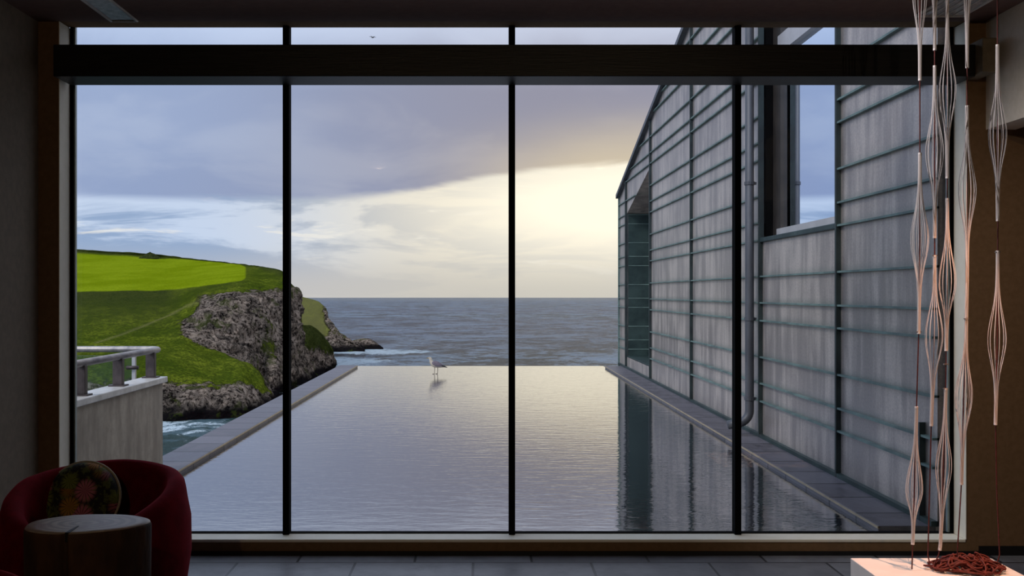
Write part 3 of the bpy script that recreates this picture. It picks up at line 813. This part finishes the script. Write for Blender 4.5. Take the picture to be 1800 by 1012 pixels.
# log table
lc = Vector(((152-CX)*3.45/F, 3.45, FZ)); LH = -.797-FZ
lg = thing('log_table', lc, 'stump of pale sawn log used as a side table in front of the crimson chair', 'side table')
th0 = -pi/2-.08
def lr(a, z=1):
    d = (a-th0+pi) % (2*pi)-pi
    return (1+.05*sin(a*2+.4)+.03*sin(3*a+1)+.012*sin(7*a))*(1-.16*exp(-(d/.045)**2)*z)
def lring(k, z, depth=1): return [lc+Vector((.203*k*lr(2*pi*j/160, depth)*cos(2*pi*j/160), .150*k*lr(2*pi*j/160, depth)*sin(2*pi*j/160), z)) for j in range(160)]
MB().rings([lring(1.04, 0, .3), lring(1.01, LH*.3, .4), lring(.99, LH*.6, .6), lring(1.0, LH*.9, .9), lring(1.0, LH-.012), lring(.985, LH-.003)], True).build('trunk', M['bark'], lg, smooth=True)
MB().rings([lring(.984, LH-.004), lring(.975, LH), lring(.8, LH+.001, .35), lring(.3, LH+.001, 0), lring(.01, LH+.001, 0)], False).build('top', M['stumptop'], lg, smooth=True)
ck = MB(); ck.prism([(lc.x-.012-.002, lc.y-.145), (lc.x+.001, lc.y-.142), (lc.x-.006, lc.y-.05), (lc.x-.012, lc.y-.05)], 'z', FZ+LH-.03, FZ+LH+.0025)
ck.build('crack', M['black'], lg)

# ------------------------------------------------------------------ plinth, cord pile, hanging strands
PT = -1.17
pl = MB().box(1.634, 2.254, 3.78, 4.40, FZ, PT).build('display_plinth', M['plinth'], bevel=.003)
tag(pl, 'low white square plinth under the hanging strands', 'plinth')
pc = Vector(((1700-CX)*4.2/F, 4.2, PT))
mb = MB()
rnd = random.Random(4)
for s_ in range(9):
    ph = [rnd.uniform(0, 6.28) for _ in range(8)]; pts = []
    R = rnd.uniform(.06, .115); zc = .008+.045*(1-R/.13)*rnd.uniform(.6, 1.5)
    for k in range(130):
        t = k/130*2*pi*2.3
        rr = R*(1+.35*sin(2.3*t+ph[0])+.2*sin(5.1*t+ph[1]))
        z = zc+.012*sin(3.1*t+ph[2])+.008*sin(7*t+ph[3])
        hmax = .07*max(.1, 1-(rr/.16)**1.5)
        pts.append(pc+Vector((rr*cos(t+ph[4])+.01*sin(4*t), .62*rr*sin(t+ph[4]+.3*sin(t*1.7)), max(.005, min(z+hmax*.4, hmax+.01)))))
    mb.tube(pts, .0042, 6)
o = mb.build('cord_pile', M['pile'], smooth=True, origin=pc)
tag(o, 'heap of tangled rust-red cord lying on the white plinth', 'cord')

SD = 4.2
def strand(label, path, cages, clips=(), tail=None):
    # path: [(px,py)...] of the cord; cages: (py_top_tip, py_max, py_bottom_tip, halfwidth_px)
    def X(py):
        for (x0, y0), (x1, y1) in zip(path, path[1:]):
            if y0 <= py <= y1: return x0+(x1-x0)*(py-y0)/(y1-y0)
        return path[0][0] if py < path[0][1] else path[-1][0]
    topz = CZ
    py0 = CY-topz/SD*F
    base = P(path[-1][0], path[-1][1], SD)
    base.z = max(base.z, PT)
    t = thing('hanging_strand', Vector((base.x, base.y, PT)), label, 'hanging decoration', 'cords with wire cages hanging over the plinth')
    pts = []
    y = py0; yend = path[-1][1]
    while y < yend: pts.append(P(X(y), y, SD)); y += 16
    pts.append(P(path[-1][0], yend, SD))
    if tail: pts += [Vector(q) for q in tail]
    pts = [Vector((q.x, q.y, max(q.z, PT+.004))) for q in pts]
    MB().tube(pts, .0027, 6).build('cord', M['cord'], t, smooth=True)
    for (a, mid, b_, hw) in cages:
        mb = MB(); nf = 12; K = 30
        r0 = .0058; rm = hw*SD/F
        up = mid-a; dn = b_-mid
        ph = random.uniform(0, 6)
        for f in range(nf):
            an = 2*pi*f/nf+ph; pt = []
            jit = random.uniform(.93, 1.05)
            for k in range(K+1):
                py = a+(b_-a)*k/K
                w_ = (mid-py)/(min(up, 150)*.42) if py < mid else (py-mid)/(min(dn, 150)*.40)
                s = exp(-w_*w_*1.25)
                r = r0+(rm*jit-r0)*s
                c0 = P(X(py), py, SD)
                pt.append(c0+Vector((r*cos(an), r*sin(an), 0)))
            mb.tube(pt, .0013, 4)
        for py in (a, b_):
            c0 = P(X(py), py, SD); mb.tube([c0+Vector((0, 0, -.004)), c0+Vector((0, 0, .004))], .0072, 10)
        mb.build('wire_cage', M['filament'], t)
    for py in clips:
        c0 = P(X(py), py, SD); MB().box(c0.x-.010, c0.x+.010, c0.y-.004, c0.y+.004, c0.z-.0025, c0.z+.0025).build('clip', M['steel'], t)
    return t
H0 = CY-CZ/SD*F-2
plx = lambda px, d=SD: (px-CX)*d/F
strand('white wire-caged cord hanging leftmost over the plinth, reaching its front',
       [(1617, -120), (1617, 420), (1615, 580), (1611, 716), (1607, 870), (1603, 1000)],
       [(H0, -10, 140, 12), (270, 420, 585, 14.5), (716, 862, 955, 14.5)], (583,))
s2 = strand('second hanging cord from the left, ending in a loop on the plinth',
       [(1643, -120), (1643, 440), (1642, 600), (1637, 745), (1633, 900), (1631, 975)],
       [(H0, -60, 87, 9), (117, 268, 417, 14.5), (450, 590, 747, 14)], (449,), [(plx(1634), 4.19, PT+.012), (plx(1641), 4.18, PT+.005), (plx(1652), 4.16, PT+.006)])
strand('third hanging cord from the left, its lowest cage just above the plinth',
       [(1665, -120), (1665, 480), (1663, 640), (1662, 700), (1658, 840), (1653, 960), (1650, 975)],
       [(H0, 160, 312, 14.5), (350, 497, 615, 14), (684, 820, 965, 13)], (683, 640), [(plx(1641), 4.2, PT+.02), (plx(1637), 4.2, PT+.006)])
strand('fourth hanging cord from the left, in front of the cream window reveal',
       [(1700, -120), (1700, 480), (1698, 600), (1694, 700), (1690, 850), (1682, 985)],
       [(H0, -40, 118, 9), (187, 335, 560, 14), (560, 696, 850, 14)], (560,))
strand('rightmost hanging cord with white wire cages, against the dark brown wall',
       [(1753, -120), (1754, 400), (1753, 600), (1750, 745), (1752, 860), (1757, 975)],
       [(80, 238, 387, 15), (442, 597, 745, 15)], (443,), [(plx(1752), 4.21, PT+.006), (plx(1735), 4.21, PT+.008)])

# ------------------------------------------------------------------ shift everything so that the floor is z = 0
for ob in bpy.context.scene.objects:
    if ob.parent is None: ob.location.z += EYE

# ------------------------------------------------------------------ sky
wd = bpy.data.worlds.new('sky'); bpy.context.scene.world = wd; wd.use_nodes = True
g = G(wd.node_tree)
v = g.n('ShaderNodeTexCoord').outputs['Generated']; s = g.sep(v)
hr = g.m('SQRT', g.m('ADD', g.m('MULTIPLY', s[0], s[0]), g.m('MULTIPLY', s[1], s[1])))
az = g.m('ARCTAN2', s[0], s[1]); el = g.m('DIVIDE', s[2], g.m('MAXIMUM', hr, .02))
q = g.xyz(g.m('MULTIPLY', az, 5.0), g.m('MULTIPLY', el, 26.0), 0.0)
q2 = g.xyz(g.m('MULTIPLY', az, 4.0), g.m('MULTIPLY', el, 9.0), 3.7)
n1 = g.noise(q, 1.0, 7, .6, .6); n2 = g.noise(q2, 1.3, 6, .55, .5)
q3 = g.xyz(g.m('MULTIPLY', az, 9.0), g.m('MULTIPLY', el, 60.0), 8.0); n3 = g.noise(q3, 1.0, 6, .6, .5)
right = g.sm(az, -.40, .10)
# upper deck
deck = g.mix(right, rgb(148, 164, 200), rgb(152, 150, 166))
deck = g.mix(g.m('MULTIPLY', g.sm(n2, .45, .68), .55), deck, g.mix(right, rgb(176, 188, 214), rgb(178, 172, 178)))
deck = g.mix(g.m('MULTIPLY', g.sm(el, .19, .10), g.m('MULTIPLY', g.sm(az, -.1, .12), 1.0)), deck, rgb(206, 190, 168))
deck = g.mix(g.m('MULTIPLY', g.sm(el, .10, .17), g.m('MULTIPLY', g.sm(az, -.12, -.3), .2)), deck, rgb(180, 196, 228))
deck = g.mix(g.sm(g.m('ADD', el, g.m('MULTIPLY', n2, .06)), .225, .31), deck, g.mix(right, rgb(200, 216, 246), rgb(204, 210, 230)))
# lit band below
low = g.mix(g.sm(az, -.30, -.02), rgb(198, 212, 236), rgb(226, 218, 204))
cl = g.mix(g.sm(az, -.30, -.02), rgb(146, 168, 202), rgb(196, 194, 192))
low = g.mix(g.m('MULTIPLY', g.sm(n1, .44, .56), .95), low, cl)
low = g.mix(g.m('MULTIPLY', g.sm(n3, .56, .66), .6), low, rgb(244, 238, 228))
low = g.mix(g.m('MULTIPLY', g.sm(el, .055, .0), .85), low, g.mix(right, rgb(200, 196, 196), rgb(200, 194, 184)))
def gauss(ca, ce, sa, se):
    a = g.m('DIVIDE', g.m('SUBTRACT', az, ca), sa); b = g.m('DIVIDE', g.m('SUBTRACT', el, ce), se)
    r2 = g.m('ADD', g.m('MULTIPLY', a, a), g.m('MULTIPLY', b, b))
    return g.m('EXPONENT', g.m('MULTIPLY', r2, -1.0))
glow = gauss(.15, .088, .19, .052)
low = g.mix(g.m('MULTIPLY', glow, 1.25, clamp=True), low, (1.13, 1.02, .82, 1))
bnd = g.m('ADD', .092, g.m('ADD', g.m('MULTIPLY', g.sm(az, -.20, .16), .040), g.m('MULTIPLY', g.m('SUBTRACT', n1, .5), .028)))
mk = g.sm(g.m('SUBTRACT', el, bnd), -.0045, .0045)
wide = g.sm(g.m('SUBTRACT', el, bnd), .075, .0)
deck = g.mix(g.m('MULTIPLY', wide, g.m('MULTIPLY', g.sm(az, -.02, .16), .35)), deck, rgb(235, 215, 175))
sky = g.mix(mk, low, deck)
# below the horizon: haze colour
sky = g.mix(g.sm(el, -.005, -.03), sky, rgb(110, 118, 130))
# behind the viewer the evening sky is clearer and brighter
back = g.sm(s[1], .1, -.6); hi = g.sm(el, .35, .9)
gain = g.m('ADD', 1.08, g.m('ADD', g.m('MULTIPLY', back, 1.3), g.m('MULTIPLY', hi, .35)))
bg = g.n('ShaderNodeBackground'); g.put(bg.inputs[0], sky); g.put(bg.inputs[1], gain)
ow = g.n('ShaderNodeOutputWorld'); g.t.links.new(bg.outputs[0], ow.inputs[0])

sun = bpy.data.lights.new('sun', 'SUN'); sun.energy = 1.5; sun.angle = math.radians(14); sun.color = (1, .9, .76)
so = bpy.data.objects.new('sun', sun); C.objects.link(so)
so.rotation_euler = (Vector((.75, .65, -.75))).to_track_quat('-Z', 'Y').to_euler()   # from behind-left

sp = bpy.data.lights.new('ceiling_spot', 'SPOT'); sp.energy = 260; sp.color = (1, .5, .3); sp.spot_size = math.radians(24); sp.spot_blend = .5; sp.shadow_soft_size = 0
o = bpy.data.objects.new('ceiling_spot', sp); C.objects.link(o); o.location = (2.02, 3.9, EYE+CZ-.03)
o.rotation_euler = (Vector((1.98, 4.1, .25))-o.location).to_track_quat('-Z', 'Y').to_euler()

ls = bpy.data.lights.new('strand_fill_spot', 'SPOT'); ls.energy = 120; ls.color = (1, .92, .9); ls.spot_size = math.radians(80); ls.spot_blend = .7; ls.shadow_soft_size = 0  # unseen lamp added to brighten the hanging strands
o = bpy.data.objects.new('strand_fill_spot', ls); C.objects.link(o); o.location = (.4, 3.95, EYE+CZ-.04)
o.rotation_euler = (Vector((2.05, 4.2, 1.45))-o.location).to_track_quat('-Z', 'Y').to_euler()
for x, tx in ((-1.2, -1.6), (1.4, 2.4)):  # unseen fill lamps added behind the viewer to brighten the dark room
    lp = bpy.data.lights.new('room_fill_spot', 'SPOT'); lp.energy = (40 if x < 0 else 62); lp.color = (1, .76, .5); lp.spot_size = math.radians(75); lp.spot_blend = .8; lp.shadow_soft_size = 0
    o = bpy.data.objects.new('room_fill_spot', lp); C.objects.link(o); o.location = (x, -.8, EYE+CZ-.03)
    o.rotation_euler = (Vector((tx, 5.4, 1.5))-o.location).to_track_quat('-Z', 'Y').to_euler()

# ------------------------------------------------------------------ camera
cam = bpy.data.cameras.new('camera'); co = bpy.data.objects.new('camera', cam); C.objects.link(co)
cam.sensor_width = 36; cam.lens = F/1800*36; cam.sensor_fit = 'HORIZONTAL'
cam.shift_x = (900-CX)/1800; cam.shift_y = (CY-506)/1800
cam.clip_start = .05; cam.clip_end = 20000
co.location = (0, 0, EYE); co.rotation_euler = (pi/2, 0, 0)
sc = bpy.context.scene; sc.camera = co
sc.view_settings.view_transform = 'Standard'; sc.view_settings.look = 'None'
sc.view_settings.exposure = 0; sc.view_settings.gamma = 1; sc.view_settings.use_curve_mapping = False
sc.cycles.max_bounces = 10; sc.cycles.transparent_max_bounces = 12
